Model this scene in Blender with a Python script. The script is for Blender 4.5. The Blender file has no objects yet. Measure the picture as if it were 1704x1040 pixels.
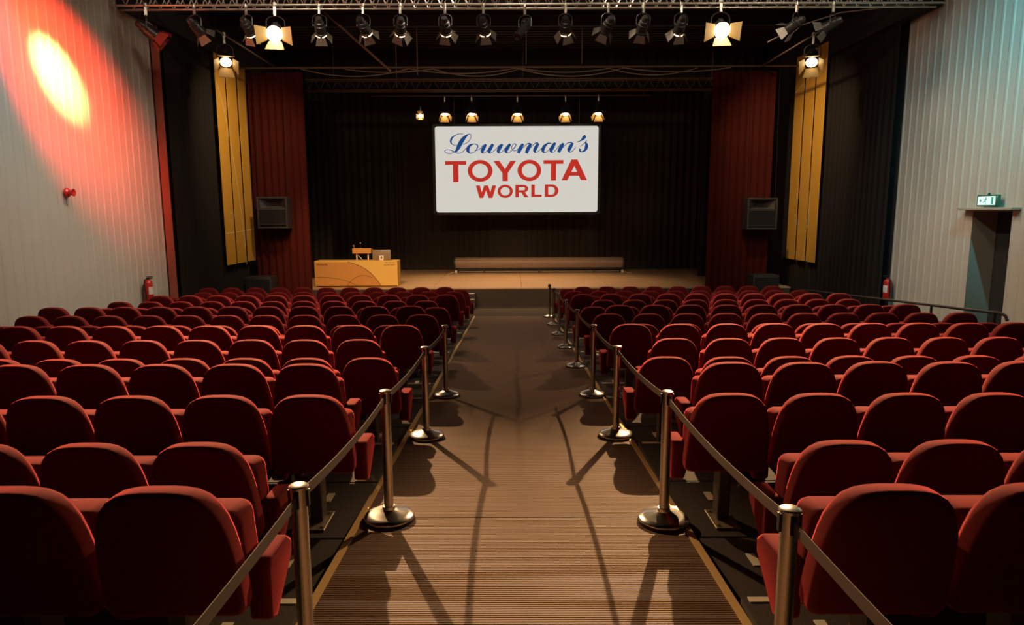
import bpy, bmesh, math, random
from mathutils import Vector, Matrix, Quaternion
random.seed(7)
SC = bpy.context.scene
COL = SC.collection
PI = math.pi
R = math.radians

# ------------------------------------------------------------------ camera
cam = bpy.data.cameras.new('camera')
cam.sensor_width = 36.0
cam.lens = 36.0 * 1118.0 / 1704.0
cam.clip_end = 200
camo = bpy.data.objects.new('camera', cam)
COL.objects.link(camo)
EYE = 3.0
camo.matrix_world = (Matrix.Translation((0, 0, EYE)) @ Matrix.Rotation(R(90 - 8.5), 4, 'X')
                     @ Matrix.Rotation(R(-0.22), 4, 'Z'))
SC.camera = camo

# ------------------------------------------------------------------ world, exposure
w = bpy.data.worlds.new('hall_dark'); SC.world = w
w.use_nodes = True
w.node_tree.nodes['Background'].inputs[0].default_value = (1.0, 0.85, 0.7, 1)
w.node_tree.nodes['Background'].inputs[1].default_value = 0.01
SC.view_settings.view_transform = 'Standard'
SC.view_settings.look = 'None'
SC.view_settings.exposure = 0.0
SC.view_settings.gamma = 1.0
SC.view_settings.use_curve_mapping = False
try:
    SC.cycles.max_bounces = 6; SC.cycles.diffuse_bounces = 3; SC.cycles.glossy_bounces = 3
    SC.cycles.sample_clamp_indirect = 4.0
    SC.cycles.use_denoising = True
except Exception:
    pass

WARM = (1.0, 0.62, 0.30)
def spot(name, loc, target, power, color, angle, blend, radius=0.06):
    l = bpy.data.lights.new(name, 'SPOT'); l.energy = power; l.color = color
    l.spot_size = R(angle); l.spot_blend = blend; l.shadow_soft_size = radius
    o = bpy.data.objects.new(name, l); COL.objects.link(o)
    o.location = loc
    o.rotation_euler = (Vector(target) - Vector(loc)).to_track_quat('-Z', 'Y').to_euler()
    return o
def area(name, loc, target, power, color, sx, sy):
    l = bpy.data.lights.new(name, 'AREA'); l.energy = power; l.color = color
    l.shape = 'RECTANGLE'; l.size = sx; l.size_y = sy
    o = bpy.data.objects.new(name, l); COL.objects.link(o)
    o.location = loc
    o.rotation_euler = (Vector(target) - Vector(loc)).to_track_quat('-Z', 'Y').to_euler()
    return o

# unseen fill lights added to brighten both side walls and the far rows
WALL_FILL = 25
for hx, wx in ((-0.5, -8.5), (1.3, 9.35)):
    for hy in (8.5, 11.5, 14.5):
        l = area('added_fill', (hx, hy, 8.45), (wx, hy + 0.6, 1.8), WALL_FILL, (1.0, 0.85, 0.64), 0.5, 0.5)
        l.data.spread = R(80)
for hx in (-4.0, 4.6):
    l = area('added_fill', (hx, 13.0, 8.3), (hx * 1.3, 14.0, 0), 130, (1.0, 0.80, 0.58), 0.6, 0.6)
    l.data.spread = R(110)
# bodiless fills added to lift the mustard panels and the front truss
spot('panel_fill', (-4.6, 17.0, 8.3), (-8.2, 20.5, 4.2), 1300, (1.0, 0.76, 0.45), 58, 1.0, 0.08)
spot('panel_fill', (5.4, 17.0, 8.3), (9.0, 20.9, 4.2), 1400, (1.0, 0.76, 0.45), 58, 1.0, 0.08)
for hx in (-5.0, 0.4, 5.8):
    l = area('truss_fill', (hx, 11.4, 8.3), (hx, 15.2, 7.1), 26, (1.0, 0.86, 0.66), 1.6, 0.3)
    l.data.spread = R(95)
# coloured wall washers, out of frame above
spot('red_wall_washer', (-5.6, 10.2, 8.2), (-8.5, 13.25, 5.50), 8500, (1.0, 0.05, 0.016), 39, 1.0, 0.05)
spot('red_wall_core', (-5.6, 10.2, 8.2), (-8.5, 13.12, 5.60), 30000, (1.0, 0.36, 0.12), 15, 1.0, 0.05)
spot('cyan_wall_washer', (7.4, 9.0, 8.3), (9.35, 11.9, 6.2), 1700, (0.18, 0.85, 1.0), 60, 1.0, 0.08)
spot('cyan_wall_washer', (-6.8, 9.6, 8.3), (-8.5, 11.2, 5.7), 500, (0.25, 0.75, 1.0), 50, 1.0, 0.08)

# ------------------------------------------------------------------ materials
MATS = {}
def mat(name, base=(0.5, 0.5, 0.5), rough=0.6, metal=0.0, emit=None, estr=0.0, sheen=0.0,
        sheen_tint=None, spec=0.5, noise=None, coat=0.0, sheen_rough=0.4):
    """noise = (scale, amount, colour2) for a procedural tone variation"""
    if name in MATS: return MATS[name]
    m = bpy.data.materials.new(name); m.use_nodes = True
    nt = m.node_tree; b = nt.nodes['Principled BSDF']
    b.inputs['Base Color'].default_value = (*base, 1)
    b.inputs['Roughness'].default_value = rough
    b.inputs['Metallic'].default_value = metal
    b.inputs['Specular IOR Level'].default_value = spec
    if coat: b.inputs['Coat Weight'].default_value = coat
    if sheen:
        b.inputs['Sheen Weight'].default_value = sheen
        b.inputs['Sheen Roughness'].default_value = sheen_rough
        b.inputs['Sheen Tint'].default_value = (*(sheen_tint or base), 1)
    if emit:
        b.inputs['Emission Color'].default_value = (*emit, 1)
        b.inputs['Emission Strength'].default_value = estr
    if noise:
        sc, amt, c2 = noise
        tc = nt.nodes.new('ShaderNodeTexCoord')
        mp = nt.nodes.new('ShaderNodeMapping')
        if isinstance(sc, (tuple, list)):
            mp.inputs['Scale'].default_value = sc; s = 1.0
        else:
            s = sc
        nz = nt.nodes.new('ShaderNodeTexNoise'); nz.inputs['Scale'].default_value = s
        nz.inputs['Detail'].default_value = 4
        mx = nt.nodes.new('ShaderNodeMix'); mx.data_type = 'RGBA'
        mx.inputs['A'].default_value = (*base, 1); mx.inputs['B'].default_value = (*c2, 1)
        mr = nt.nodes.new('ShaderNodeMapRange')
        mr.inputs['From Min'].default_value = 0.3; mr.inputs['From Max'].default_value = 0.7
        mr.inputs['To Max'].default_value = amt
        nt.links.new(tc.outputs['Object'], mp.inputs['Vector'])
        nt.links.new(mp.outputs['Vector'], nz.inputs['Vector'])
        nt.links.new(nz.outputs['Fac'], mr.inputs['Value'])
        nt.links.new(mr.outputs['Result'], mx.inputs['Factor'])
        nt.links.new(mx.outputs['Result'], b.inputs['Base Color'])
    MATS[name] = m
    return m

M_WHITE = mat('white_cladding', (0.50, 0.46, 0.39), 0.55, noise=(1.2, 0.5, (0.43, 0.40, 0.34)))
M_DARKWALL = mat('black_wall_paint', (0.012, 0.010, 0.009), 0.9)
M_CEIL = mat('dark_ceiling_paint', (0.018, 0.014, 0.012), 0.9)
M_CARPET = mat('dark_carpet', (0.060, 0.044, 0.034), 0.95, noise=(60, 0.8, (0.035, 0.027, 0.022)))
M_GAP = mat('gap_black', (0.008, 0.007, 0.006), 0.95)
M_RAMP = mat('ribbed_brown_matting', (0.185, 0.107, 0.064), 0.75, noise=(3.0, 0.6, (0.155, 0.090, 0.054)))
M_BRASS = mat('brass_edge', (0.78, 0.52, 0.22), 0.42, 0.25)
M_TAPE = mat('pale_floor_tape', (0.88, 0.82, 0.64), 0.6)
M_VELVET = mat('red_velvet', (0.12, 0.008, 0.008), 0.9, sheen=1.0, sheen_tint=(1.0, 0.11, 0.12), spec=0.15,
               noise=(7, 0.5, (0.095, 0.006, 0.005)), sheen_rough=0.35)
M_SEATMETAL = mat('grey_seat_steel', (0.10, 0.085, 0.07), 0.5, 0.3)
M_PLATE = mat('worn_steel_plate', (0.30, 0.24, 0.18), 0.5, 0.4)
M_STEEL = mat('brushed_steel', (0.56, 0.54, 0.50), 0.27, 1.0)
M_RUBBER = mat('black_rubber', (0.012, 0.012, 0.012), 0.5)
M_BELT = mat('brown_belt_webbing', (0.11, 0.068, 0.050), 0.8, noise=((2, 2, 120), 0.7, (0.065, 0.042, 0.032)))
M_BLACKPL = mat('black_plastic', (0.012, 0.012, 0.012), 0.45)
M_BLACKDRAPE = mat('black_drape', (0.018, 0.014, 0.012), 0.95, spec=0.1)
M_BACKDROP = mat('hazed_black_backdrop', (0.042, 0.033, 0.027), 0.95, spec=0.1)  # black lifted for haze within the base colour
M_REDDRAPE = mat('dark_red_drape', (0.05, 0.0065, 0.004), 0.9, spec=0.1, sheen=0.2, sheen_tint=(.5, .05, .03))
M_YELLOW = mat('mustard_panel', (0.62, 0.31, 0.035), 0.6, noise=((1, 1, 0.4), 0.6, (0.54, 0.26, 0.03)))
M_LINE = mat('pale_printed_line', (0.75, 0.60, 0.30), 0.6)
M_STAGE = mat('stage_boards', (0.42, 0.27, 0.15), 0.55, noise=((0.5, 3, 1), 0.7, (0.34, 0.21, 0.12)))
M_FASCIA = mat('stage_fascia', (0.040, 0.030, 0.024), 0.9)
M_ALU = mat('aluminium_truss', (0.55, 0.50, 0.42), 0.35, 0.8)
M_FIX = mat('black_lamp_housing', (0.045, 0.042, 0.040), 0.38, 0.6)
M_DOOR = mat('lamp_flap_metal', (0.16, 0.135, 0.11), 0.45, 0.4)
M_DOORW = mat('lamplit_flap_metal', (0.36, 0.24, 0.09), 0.55, 0.1)  # warm lamplight on the flaps is put into their colour
M_DOORR = mat('red_lit_flap_metal', (0.35, 0.05, 0.04), 0.5, 0.2)  # red glow painted into the flap colour
M_LENSK = mat('key_lamp_lens', (1, 0.9, 0.7), 0.2, emit=(1.0, 0.80, 0.50), estr=28)
M_LENSF = mat('flood_lamp_lens', (1, 0.9, 0.7), 0.2, emit=(1.0, 0.72, 0.36), estr=14)
M_LENSB = mat('back_lamp_lens', (1, 0.9, 0.7), 0.2, emit=(1.0, 0.66, 0.28), estr=30)
M_LENSP = mat('par_lamp_lens', (1, 0.9, 0.7), 0.2, emit=(1.0, 0.60, 0.25), estr=30)
M_GLINT = mat('painted_lamp_glint', (1, 0.9, 0.7), 0.3, emit=(1.0, 0.58, 0.28), estr=10.0)  # emissive stand-in for glints at the lamp front
M_LENSOFF = mat('unlit_lens', (0.05, 0.05, 0.06), 0.08)
M_PIPE = mat('dark_steel_pipe', (0.16, 0.10, 0.07), 0.45, 0.5)
M_CABLE = mat('grey_cable', (0.20, 0.14, 0.10), 0.6)
M_SCREEN = mat('projection_screen_image', (0.02, 0.02, 0.02), 0.9, emit=(0.80, 0.765, 0.69), estr=0.80, spec=0)
M_BLUE = mat('blue_lettering', (0.01, 0.01, 0.01), 0.9, emit=(0.012, 0.055, 0.20), estr=1.0, spec=0)
M_RED = mat('red_lettering', (0.01, 0.01, 0.01), 0.9, emit=(0.50, 0.030, 0.018), estr=1.0, spec=0)
M_DESKO = mat('orange_wood_veneer', (0.52, 0.24, 0.055), 0.5, noise=((1.2, 6, 0.6), 0.7, (0.44, 0.19, 0.04)))
M_DESKY = mat('pale_wood_veneer', (0.70, 0.45, 0.10), 0.5, noise=((1.2, 6, 0.6), 0.6, (0.58, 0.34, 0.09)))
M_DESKLINE = mat('dark_inlay_line', (0.20, 0.09, 0.03), 0.6)
M_DESKINK = mat('dark_red_print', (0.22, 0.03, 0.02), 0.7)
M_WHITEPAINT = mat('white_paint', (0.75, 0.68, 0.60), 0.5)
M_MONITOR = mat('grey_monitor_shell', (0.20, 0.15, 0.10), 0.35)
M_CASE = mat('brown_case_shell', (0.25, 0.165, 0.11), 0.5, noise=((1, 8, 8), 0.5, (0.20, 0.13, 0.09)))
M_CASETRIM = mat('case_light_trim', (0.50, 0.38, 0.27), 0.4, 0.3)
M_REDPAINT = mat('red_enamel', (0.50, 0.020, 0.014), 0.3)
M_LABELW = mat('white_label', (0.70, 0.62, 0.55), 0.6)
M_RAIL = mat('black_handrail_steel', (0.020, 0.017, 0.015), 0.4, 0.3)
M_GREYREV = mat('grey_reveal_paint', (0.34, 0.33, 0.26), 0.7)
M_DOORBLK = mat('dark_door_leaf', (0.016, 0.015, 0.013), 0.7)
M_SIGNG = mat('green_sign_frame', (0.02, 0.16, 0.09), 0.4)
M_SIGNF = mat('lit_sign_face', (0.2, 0.2, 0.2), 0.5, emit=(0.72, 1.0, 0.88), estr=1.0)
M_SIGNP = mat('lit_sign_pictogram', (0.01, 0.1, 0.06), 0.5, emit=(0.03, 0.38, 0.24), estr=0.8)
M_SPEAKER = mat('speaker_cabinet', (0.030, 0.026, 0.026), 0.5)
M_GRILLE = mat('speaker_grille', (0.014, 0.013, 0.013), 0.6)
M_HORN = mat('speaker_horn', (0.045, 0.040, 0.042), 0.4)

# ------------------------------------------------------------------ mesh helpers
def new_bm(): return bmesh.new()
def mesh_of(bm, name, m, smooth=True, angle=40):
    me = bpy.data.meshes.new(name)
    bmesh.ops.recalc_face_normals(bm, faces=bm.faces)
    bm.to_mesh(me); bm.free()
    me.materials.append(m)
    if smooth:
        me.polygons.foreach_set('use_smooth', [True] * len(me.polygons))
        try:
            me.set_sharp_from_angle(angle=R(angle))
        except Exception:
            pass
    return me
def link(name, me, parent=None, loc=None, rot=None):
    o = bpy.data.objects.new(name, me); COL.objects.link(o)
    if parent is not None: o.parent = parent
    if loc is not None: o.location = loc
    if rot is not None: o.rotation_euler = rot
    return o
def obj(name, bm, m, parent=None, loc=None, rot=None, smooth=True, angle=40):
    return link(name, mesh_of(bm, name, m, smooth, angle), parent, loc, rot)
def tag(o, label, cat, group=None):
    o['label'] = label; o['category'] = cat
    if group: o['group'] = group
    return o
def struct(o):
    o['kind'] = 'structure'; return o
def thing(name, label, cat, loc=(0, 0, 0), rotz=0.0, group=None):
    o = bpy.data.objects.new(name, None); COL.objects.link(o)
    o.location = loc; o.rotation_euler = (0, 0, rotz); o.empty_display_size = 0.1
    return tag(o, label, cat, group)
def dup(root, loc, rotz=0.0, label=None, group=None):
    r = root.copy(); COL.objects.link(r); r.location = loc; r.rotation_euler = (0, 0, rotz)
    if label: r['label'] = label
    if group: r['group'] = group
    for ch in list(root.children):
        c = ch.copy(); COL.objects.link(c); c.parent = r
        for g in list(ch.children):
            d = g.copy(); COL.objects.link(d); d.parent = c
    return r

def box(bm, c, s, M=None, bevel=0.0, seg=2):
    r = bmesh.ops.create_cube(bm, size=1.0)
    vs = r['verts']
    T = Matrix.Translation(c) @ Matrix.Diagonal((*s, 1))
    if M is not None: T = M @ T
    bmesh.ops.transform(bm, matrix=T, verts=vs)
    if bevel:
        es = list({e for v in vs for e in v.link_edges})
        bmesh.ops.bevel(bm, geom=es, offset=bevel, segments=seg, affect='EDGES', profile=0.5)
def tube(bm, pts, r, n=8, cap=True):
    pts = [Vector(p) for p in pts]
    rings = []
    up0 = None
    for i, p in enumerate(pts):
        t = (pts[min(i + 1, len(pts) - 1)] - pts[max(i - 1, 0)]).normalized()
        ref = Vector((0, 0, 1)) if abs(t.z) < 0.9 else Vector((1, 0, 0))
        if up0 is not None:
            a = (up0 - t * up0.dot(t))
            a = a.normalized() if a.length > 1e-4 else t.cross(ref).normalized()
        else:
            a = t.cross(ref).normalized()
        up0 = a
        b = t.cross(a)
        rr = r[i] if isinstance(r, (list, tuple)) else r
        rings.append([bm.verts.new(p + (a * math.cos(2 * PI * k / n) + b * math.sin(2 * PI * k / n)) * rr) for k in range(n)])
    for A, B in zip(rings, rings[1:]):
        for k in range(n):
            bm.faces.new((A[k], A[(k + 1) % n], B[(k + 1) % n], B[k]))
    if cap:
        bm.faces.new(rings[0][::-1]); bm.faces.new(rings[-1])
def lathe(bm, prof, n=20, M=None, axis='Z'):
    """prof = [(radius, height)]"""
    rings = []
    for rad, h in prof:
        ring = []
        for k in range(n):
            a = 2 * PI * k / n
            p = Vector((rad * math.cos(a), rad * math.sin(a), h)) if axis == 'Z' else Vector((rad * math.cos(a), h, rad * math.sin(a)))
            ring.append(bm.verts.new(M @ p if M is not None else p))
        rings.append(ring)
    for A, B in zip(rings, rings[1:]):
        for k in range(n):
            bm.faces.new((A[k], A[(k + 1) % n], B[(k + 1) % n], B[k]))
    if prof[0][0] > 1e-5: bm.faces.new(rings[0][::-1])
    if prof[-1][0] > 1e-5: bm.faces.new(rings[-1])
def prism(bm, poly, h0, h1, plane='YZ', bevel=0.0, seg=2):
    """poly is a 2D outline; extruded between h0 and h1 along the third axis"""
    def P(a, b, h):
        return {'YZ': (h, a, b), 'XZ': (a, h, b), 'XY': (a, b, h)}[plane]
    A = [bm.verts.new(P(a, b, h0)) for a, b in poly]
    B = [bm.verts.new(P(a, b, h1)) for a, b in poly]
    n = len(poly)
    fs = [bm.faces.new(A), bm.faces.new(B[::-1])]
    for k in range(n):
        fs.append(bm.faces.new((A[k], B[k], B[(k + 1) % n], A[(k + 1) % n])))
    if bevel:
        es = list({e for f in fs for e in f.edges})
        bmesh.ops.bevel(bm, geom=es, offset=bevel, segments=seg, affect='EDGES', profile=0.5)
def grid_strip(bm, rows):
    vs = [[bm.verts.new(p) for p in r] for r in rows]
    for A, B in zip(vs, vs[1:]):
        for k in range(len(A) - 1):
            bm.faces.new((A[k], A[k + 1], B[k + 1], B[k]))

ORD = ['zeroth', 'first', 'second', 'third', 'fourth', 'fifth', 'sixth', 'seventh', 'eighth', 'ninth', 'tenth',
       'eleventh', 'twelfth', 'thirteenth', 'fourteenth', 'fifteenth', 'sixteenth', 'seventeenth']

# ------------------------------------------------------------------ layout numbers
AX = 0.052                 # aisle centre line
TIER0, STEP = 0.98, 0.1615
EDGE0, PITCH = 3.31, 0.9606
RP = PITCH                 # row pitch
def tier_of_row(r): return (r + 1) // 3
def tier_z(t): return max(0.0, TIER0 - STEP * t) if t < 6 else 0.0
def row_y(r): return 2.443 + RP * (r - 1)
def ramp_z(y): return max(0.0, 1.086 - 0.0561 * y)
RAMP_END = 19.36
HALF = 1.125
WL, WR = -8.5, 9.35
WY = 16.6                  # where the white cladding ends
CEIL = 8.7

# ------------------------------------------------------------------ setting: floor, ramp, walls, ceiling
bm = new_bm(); box(bm, (0.4, 12.5, -0.1), (19.4, 33, 0.16)); floor = struct(obj('floor', bm, M_FASCIA, smooth=False))
floor_front = new_bm(); box(floor_front, (0.425, 19.55, -0.03), (17.8, 3.7, 0.06))
obj('front_floor', floor_front, M_CARPET, floor, smooth=False)
# seating tiers, built from one platform board per row on either side of the ramp
y0 = -2.0
row_edges = []
for r in range(0, 18):
    t = tier_of_row(r) if r >= 1 else 0
    ya = -2.0 if r == 0 else EDGE0 + RP * (r - 2)
    yb = EDGE0 + RP * (r - 1)
    z = tier_z(t)
    if z <= 0: continue
    for xa, xb in ((WL, AX - HALF - 0.03), (AX + HALF + 0.03, WR)):
        b = new_bm(); box(b, ((xa + xb) / 2, (ya + yb) / 2, z - 0.02), (xb - xa, yb - ya - 0.022, 0.04))
        obj('platform_board', b, M_CARPET, floor, smooth=False)
for t in range(0, 6):
    ya = -2.0 if t == 0 else EDGE0 + 3 * RP * (t - 1)
    yb = EDGE0 + 3 * RP * t
    z = tier_z(t)
    for xa, xb in ((WL, AX - HALF - 0.05), (AX + HALF + 0.05, WR)):
        b = new_bm(); box(b, ((xa + xb) / 2, (ya + yb) / 2, (z - 0.045) / 2), (xb - xa, yb - ya - 0.03, max(0.02, z - 0.045)))
        obj('tier_base', b, M_GAP, floor, smooth=False)
# pale nosing strips on the tier edges next to the ramp, pale dashes beside each row
for t in range(0, 6):
    y = EDGE0 + 3 * RP * t - 0.045; z = tier_z(t)
    for s in (-1, 1):
        b = new_bm(); box(b, (AX + s * (HALF + 0.05 + 0.20), y, z + 0.003), (0.38, 0.045, 0.006))
        obj('nosing_strip', b, M_TAPE, floor, smooth=False)
for r in range(1, 17):
    for s in (-1, 1):
        b = new_bm(); box(b, (AX + s * 1.47, row_y(r) + 0.565, tier_z(tier_of_row(r)) + 0.003), (0.055, 0.15, 0.006))
        obj('floor_tape', b, M_TAPE, floor, smooth=False)

# the ramp: ribbed matting in lengths with a seam between
def ramp_len(ya, yb):
    b = new_bm(); rows = []
    p = 0.0215; n = int((yb - ya) / p)
    for i in range(n):
        y = ya + i * (yb - ya) / n; d = (yb - ya) / n
        for f, dz in ((0.0, -0.0055), (0.30, -0.0055), (0.36, 0.0), (0.94, 0.0)):
            yy = y + f * d
            rows.append([(AX - HALF, yy, ramp_z(yy) + dz), (AX, yy, ramp_z(yy) + dz), (AX + HALF, yy, ramp_z(yy) + dz)])
    rows.append([(AX - HALF, yb, ramp_z(yb)), (AX, yb, ramp_z(yb)), (AX + HALF, yb, ramp_z(yb))])
    grid_strip(b, rows)
    return b
ramp = struct(thing('ramp', '', ''))
del ramp['label']; del ramp['category']
seams = [-2.0, 4.55, 10.4, 15.6, RAMP_END]
for a, c in zip(seams, seams[1:]):
    obj('ramp_mat', ramp_len(a + 0.004, c - 0.004), M_RAMP, ramp, smooth=False)
bm = new_bm()
prism(bm, [(-2.0, -0.01), (-2.0, ramp_z(-2) - 0.015), (RAMP_END, -0.008), (RAMP_END, -0.01)], AX - HALF, AX + HALF, 'YZ')
obj('ramp_base', bm, M_GAP, ramp, smooth=False)
for i, s in enumerate((-1, 1)):
    holder = struct(thing('trim_%d' % (i + 1), '', '')); del holder['label']; del holder['category']
    for a, c in zip(seams, seams[1:]):
        b = new_bm()
        x = AX + s * (HALF + 0.018)
        for (ya, yb) in ((a, c),):
            P = []
            for yy in (ya + 0.003, yb - 0.003):
                z = ramp_z(yy)
                P.append([b.verts.new((x - 0.022, yy, z - 0.03)), b.verts.new((x + 0.022, yy, z - 0.03)),
                          b.verts.new((x + 0.022, yy, z + 0.012)), b.verts.new((x - 0.022, yy, z + 0.012))])
            for k in range(4):
                b.faces.new((P[0][k], P[0][(k + 1) % 4], P[1][(k + 1) % 4], P[1][k]))
            b.faces.new(P[0][::-1]); b.faces.new(P[1])
        obj('edge_strip', b, M_BRASS, holder, smooth=False)

# corrugated white walls
def cladding(x, side, ya, yb, za, zb):
    """side=+1 faces +X; trapezoid ribs every 0.25 m"""
    b = new_bm(); pts = []
    p = 0.25; n = max(1, round((yb - ya) / p)); d = (yb - ya) / n
    for i in range(n):
        y = ya + i * d
        for f, q in ((0.0, 0.0), (0.62, 0.0), (0.72, 1.0), (0.90, 1.0)):
            pts.append((x + side * 0.012 * q, y + f * d))
    pts.append((x, yb))
    grid_strip(b, [[(a, c, za) for a, c in pts], [(a, c, zb) for a, c in pts]])
    return b
bm = new_bm(); box(bm, (WL - 0.17, 7.3, CEIL / 2), (0.2, WY + 2, CEIL))
wall_left = struct(obj('wall_left', bm, M_WHITE, smooth=False))
obj('cladding', cladding(WL - 0.03, 1, -2.0, WY, 0.0, CEIL), M_WHITE, wall_left, smooth=False)
DY0, DY1, DZ = 12.71, 13.80, 2.98
bm = new_bm()
box(bm, (WR + 0.17, (-2 + DY0 - 0.06) / 2, CEIL / 2), (0.2, DY0 - 0.06 + 2, CEIL))
box(bm, (WR + 0.17, (DY1 + 0.06 + WY) / 2, CEIL / 2), (0.2, WY - DY1 - 0.06, CEIL))
box(bm, (WR + 0.17, (DY0 + DY1) / 2, (DZ + 0.06 + CEIL) / 2), (0.2, DY1 - DY0 + 0.12, CEIL - DZ - 0.06))
wall_right = struct(obj('wall_right', bm, M_WHITE, smooth=False))
obj('cladding', cladding(WR + 0.03, -1, -2.0, DY0, 0.0, CEIL), M_WHITE, wall_right, smooth=False)
obj('cladding', cladding(WR + 0.03, -1, DY1, WY, 0.0, CEIL), M_WHITE, wall_right, smooth=False)
obj('cladding', cladding(WR + 0.03, -1, DY0, DY1, DZ, CEIL), M_WHITE, wall_right, smooth=False)
for x, nm in ((WL - 0.12, 'wall_left'), (WR + 0.12, 'wall_right')):
    b = new_bm(); box(b, (x, (WY + 29) / 2, CEIL / 2), (0.2, 29 - WY, CEIL)); struct(obj(nm, b, M_DARKWALL, smooth=False))
b = new_bm(); box(b, (0.425, 29.0, CEIL / 2), (18.2, 0.2, CEIL)); struct(obj('wall_back', b, M_DARKWALL, smooth=False))
b = new_bm(); box(b, (0.425, 13.5, CEIL + 0.1), (18.4, 31, 0.2)); ceiling = struct(obj('ceiling', b, M_CEIL, smooth=False))
for k in range(44):                                   # corrugated decking ribs under the roof
    b = new_bm(); box(b, (0.425, 15.4 + 0.3 * k, CEIL - 0.03), (17.6, 0.11, 0.07)); obj('decking_rib', b, M_CEIL, ceiling, smooth=False)
for y in (17.9, 20.3, 24.8):
    b = new_bm()
    box(b, (0.425, y, CEIL - 0.12), (17.7, 0.16, 0.02)); box(b, (0.425, y, CEIL - 0.27), (17.7, 0.02, 0.3)); box(b, (0.425, y, CEIL - 0.42), (17.7, 0.16, 0.02))
    obj('roof_beam', b, M_CEIL, ceiling, smooth=False)
# track beams along both side walls carrying the black drapes
for i, (x, s) in enumerate(((WL, 1), (WR, -1))):
    b = new_bm(); box(b, (x + s * 0.17, (15.3 + 22.5) / 2, 7.62 + 0.0), (0.30, 7.2, 0.50))
    struct(obj('trim_%d' % (i + 3), b, M_DARKWALL, smooth=False))
b = new_bm(); box(b, (WL + 0.09, WY + 0.02, 3.68), (0.18, 0.05, 7.36), bevel=0.004, seg=1)  # added strip, red light on the curtain edge painted as its colour
struct(obj('trim_5', b, mat('painted_red_light', (0.36, 0.085, 0.05), 0.7)))
# doorway on the right
door = struct(thing('door_1', '', '')); del door['label']; del door['category']
b = new_bm()
box(b, (WR + 0.32, DY1 + 0.028, DZ / 2), (0.56, 0.06, DZ)); box(b, (WR + 0.33, DY0 - 0.03, DZ / 2), (0.56, 0.06, DZ)); box(b, (WR + 0.33, (DY0 + DY1) / 2, DZ + 0.03), (0.56, DY1 - DY0 + 0.12, 0.06))
obj('door_reveal', b, M_GREYREV, door, smooth=False)
b = new_bm(); box(b, (WR + 0.56, (DY0 + DY1) / 2, DZ / 2), (0.05, DY1 - DY0, DZ)); obj('door_leaf', b, M_DOORBLK, door, smooth=False)
b = new_bm(); box(b, (WR - 0.06, (DY0 + DY1) / 2, DZ + 0.05), (0.20, 1.52, 0.045), bevel=0.006); obj('door_canopy', b, mat('canopy_metal', (0.42, 0.38, 0.30), 0.5), door)

# stage
SY, SZ = 21.4, 0.6
bm = new_bm(); box(bm, (0.3, (SY + 28.8) / 2, SZ / 2 - 0.02), (17.2, 28.8 - SY, SZ - 0.04))
stage = struct(obj('stage', bm, M_FASCIA, smooth=False))
for k in range(6):
    xa = -8.3 + k * 2.87
    b = new_bm(); box(b, (xa + 1.435, (SY + 28.8) / 2, SZ - 0.02), (2.862, 28.8 - SY + 0.04, 0.04)); obj('stage_panel', b, M_STAGE, stage, smooth=False)
for k in range(3):
    b = new_bm(); box(b, (-1.75, SY - 0.16 - 0.28 * k, (0.45 - 0.15 * k) / 2), (1.2, 0.28, 0.45 - 0.15 * k)); s_ = obj('stage_step', b, M_FASCIA, stage, smooth=False)
    b = new_bm(); box(b, (-1.30, SY - 0.285 - 0.28 * k, 0.45 - 0.15 * k + 0.004), (0.22, 0.03, 0.008)); obj('nosing_strip', b, M_TAPE, s_, smooth=False)

# ------------------------------------------------------------------ drapes
def drape(name, a, bpt, z0, z1, wl, amp, m, label, seed=0, parts=1, closed=0.0):
    rnd = random.Random(seed)
    a = Vector((*a, 0)); bp = Vector((*bpt, 0)); L = (bp - a).length; d = (bp - a) / L; nrm = Vector((-d.y, d.x, 0))
    n = int(L / wl * 10)
    ph = [rnd.uniform(0, 6.28) for _ in range(4)]
    rows = []
    for j in range(9):
        t = j / 8; z = z0 + (z1 - z0) * t
        row = []
        for i in range(n + 1):
            s = L * i / n
            am = amp * (0.75 + 0.35 * math.sin(s * 1.7 + ph[0])) * (1.15 - 0.35 * t)
            x = s * 2 * PI / wl + 0.9 * math.sin(s * 0.9 + ph[1]) + 0.10 * math.sin(4 * t + ph[2] + s)
            off = am * (math.sin(x) + 0.22 * math.sin(2.3 * x + ph[3]))
            p = a + d * (s + 0.3 * am * math.sin(2 * x)) + nrm * off
            row.append((p.x, p.y, z))
        rows.append(row)
    b = new_bm(); grid_strip(b, rows)
    return tag(obj(name, b, m, smooth=True, angle=180), label, 'curtain')
drape('black_curtain', (WL + 0.22, WY + 0.08), (WL + 0.22, 21.2), 0.02, 7.4, 0.26, 0.055, M_BLACKDRAPE,
      'black pleated curtain along the left wall behind the three mustard panels', 1)
drape('black_curtain', (WR - 0.22, WY - 0.05), (WR - 0.22, 22.8), 0.02, 7.4, 0.26, 0.055, M_BLACKDRAPE,
      'black pleated curtain along the right wall behind the three mustard panels', 2)
drape('red_curtain', (-8.0, 21.2), (-6.32, 21.2), 0.03, 7.2, 0.22, 0.05, M_REDDRAPE,
      'dark red pleated curtain at the left end of the stage behind a loudspeaker', 3)
drape('red_curtain', (6.12, 21.2), (8.05, 21.2), 0.03, 7.2, 0.22, 0.05, M_REDDRAPE,
      'dark red pleated curtain at the right end of the stage behind a loudspeaker', 4)
xs = [-9.3, -4.7, -1.0, 3.6, 9.6]
bl = ['black backdrop curtain at the far left rear of the stage above the desk', 'black backdrop curtain behind the left half of the white screen',
      'black backdrop curtain behind the right half of the white screen', 'black backdrop curtain at the far right rear of the stage']
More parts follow.
